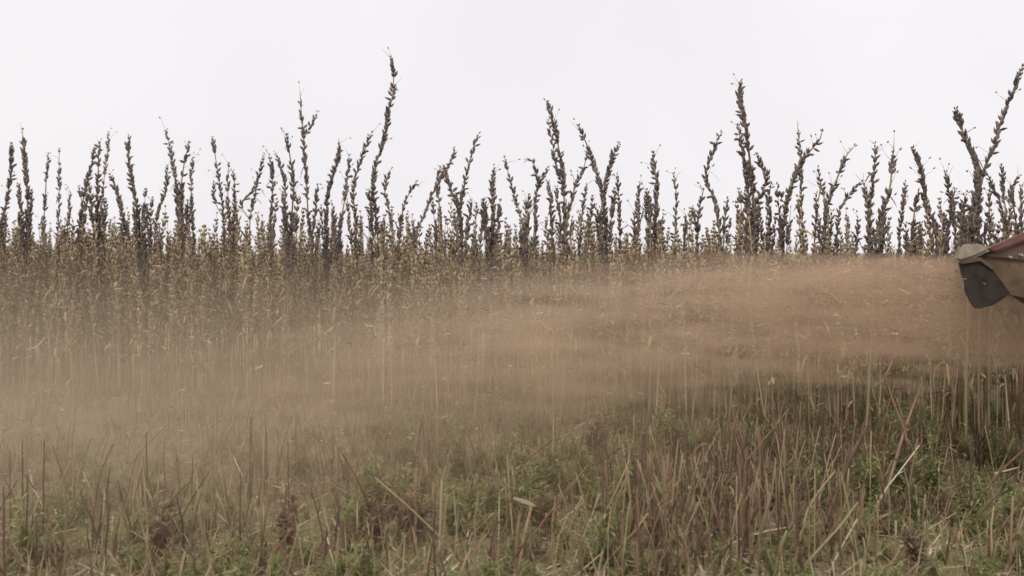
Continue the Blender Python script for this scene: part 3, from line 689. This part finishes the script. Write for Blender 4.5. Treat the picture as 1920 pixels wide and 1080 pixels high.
def dust():
    X0, X1, YA, YB, ZA, ZB = -4.6, 2.25, 2.7, 5.9, 0.03, 1.12
    v = [(x, y, z) for z in (ZA, ZB) for y in (YA, YB) for x in (X0, X1)]
    f = [(0, 2, 3, 1), (4, 5, 7, 6), (0, 1, 5, 4), (2, 6, 7, 3), (0, 4, 6, 2), (1, 3, 7, 5)]
    me = bpy.data.meshes.new('dust_cloud'); me.from_pydata(v, [], f); me.update()
    mt = bpy.data.materials.new('blown_dust'); mt.use_nodes = True; n = mt.node_tree; n.nodes.clear()
    out = n.nodes.new('ShaderNodeOutputMaterial'); pv = n.nodes.new('ShaderNodeVolumePrincipled')
    n.links.new(pv.outputs[0], out.inputs['Volume'])
    tc = n.nodes.new('ShaderNodeTexCoord'); sp = n.nodes.new('ShaderNodeSeparateXYZ'); n.links.new(tc.outputs['Object'], sp.inputs[0])
    x, y, z = sp.outputs
    s = mth(n, 'DIVIDE', mth(n, 'SUBTRACT', 1.78, x), 6.5)
    nz = n.nodes.new('ShaderNodeTexNoise'); nz.inputs['Scale'].default_value = 3.2; nz.inputs['Detail'].default_value = 7; nz.inputs['Roughness'].default_value = .6
    mp = n.nodes.new('ShaderNodeMapping'); mp.inputs['Scale'].default_value = (.45, 1, 1.5); n.links.new(tc.outputs['Object'], mp.inputs[0]); n.links.new(mp.outputs[0], nz.inputs['Vector'])
    nf = mth(n, 'SUBTRACT', nz.outputs['Fac'], .5)
    n2 = n.nodes.new('ShaderNodeTexNoise'); n2.inputs['Scale'].default_value = 13; n2.inputs['Detail'].default_value = 4
    m2 = n.nodes.new('ShaderNodeMapping'); m2.inputs['Scale'].default_value = (.22, .5, 1.3); m2.inputs['Rotation'].default_value = (0, .12, 0)
    n.links.new(tc.outputs['Object'], m2.inputs[0]); n.links.new(m2.outputs[0], n2.inputs['Vector']); nf2 = mth(n, 'SUBTRACT', n2.outputs['Fac'], .5)
    def curve(pts, lo, hi):
        c = n.nodes.new('ShaderNodeFloatCurve'); cm = c.mapping; cv = cm.curves[0]
        P = [(a / 6.5, (b - lo) / (hi - lo)) for a, b in pts]
        while len(cv.points) < len(P): cv.points.new(.5, .5)
        for q, (a, b) in zip(cv.points, P): q.location = (a, b); q.handle_type = 'VECTOR'
        cm.update(); n.links.new(s, c.inputs['Value'])
        return mth(n, 'MULTIPLY_ADD', c.outputs[0], hi - lo, lo)
    top = curve([(0, .975), (1.0, .955), (1.7, .86), (2.4, .70), (3.2, .56), (6.5, .46)], 0, 1)
    tsf = curve([(0, .03), (1.0, .08), (2.0, .2), (6.5, .28)], 0, 1)
    bot = curve([(0, .54), (.7, .54), (1.2, .48), (1.9, .36), (2.8, .14), (3.6, -.1), (6.5, -.3)], -.5, 1)
    bsf = curve([(0, .07), (1.0, .16), (2.5, .32), (6.5, .3)], 0, 1)
    hy = curve([(0, .14), (1.0, .26), (2.5, .6), (6.5, .9)], 0, 1)
    tau = curve([(0, 2.2), (.6, 1.6), (1.2, 1.1), (2.0, .82), (3.0, .52), (5, .46), (6.5, .4)], 0, 3)
    zz = mth(n, 'ADD', z, mth(n, 'MULTIPLY', nf, mth(n, 'MULTIPLY', tsf, 1.2)))
    def sstep(num, soft):
        r = n.nodes.new('ShaderNodeMapRange'); r.interpolation_type = 'SMOOTHSTEP'
        n.links.new(mth(n, 'DIVIDE', num, soft), r.inputs['Value']); r.inputs['From Min'].default_value = -1; r.inputs['From Max'].default_value = 1
        return r.outputs[0]
    A = sstep(mth(n, 'SUBTRACT', top, zz), tsf); B = sstep(mth(n, 'SUBTRACT', mth(n, 'ADD', z, mth(n, 'MULTIPLY', nf2, .55)), bot), bsf)
    yy = mth(n, 'DIVIDE', mth(n, 'SUBTRACT', y, 4.15), hy)
    G = mth(n, 'EXPONENT', mth(n, 'MULTIPLY', mth(n, 'MULTIPLY', yy, yy), -1))
    D = mth(n, 'DIVIDE', tau, mth(n, 'MULTIPLY', hy, 1.77))
    N = mth(n, 'MAXIMUM', mth(n, 'ADD', mth(n, 'MULTIPLY_ADD', nf, 3.6, 1.0), mth(n, 'MULTIPLY', nf2, 6.5)), .08)
    d = mth(n, 'MULTIPLY', mth(n, 'MULTIPLY', mth(n, 'MULTIPLY', A, B), mth(n, 'MULTIPLY', G, D)), N)
    veil = curve([(0, 0), (.6, .03), (1.6, .11), (3, .14), (6.5, .14)], 0, 1)
    d = mth(n, 'ADD', d, mth(n, 'MULTIPLY', veil, sstep(mth(n, 'SUBTRACT', .86, zz), tsf)))
    n.links.new(d, pv.inputs['Density'])
    cr_ = ramp(n, [(0.0, (.78, .58, .42)), (.3, (.79, .62, .46)), (.6, (.75, .615, .465))]); n.links.new(s, cr_.inputs['Fac']); n.links.new(cr_.outputs[0], pv.inputs['Color'])
    pv.inputs['Color'].default_value = (.81, .67, .5, 1); pv.inputs['Anisotropy'].default_value = 0.2
    me.materials.append(mt)
    o = link('dust_cloud', me, kind='stuff', label='brown dust blown left out of the chute and settling over the mown strip', category='dust')
    return o
dust()
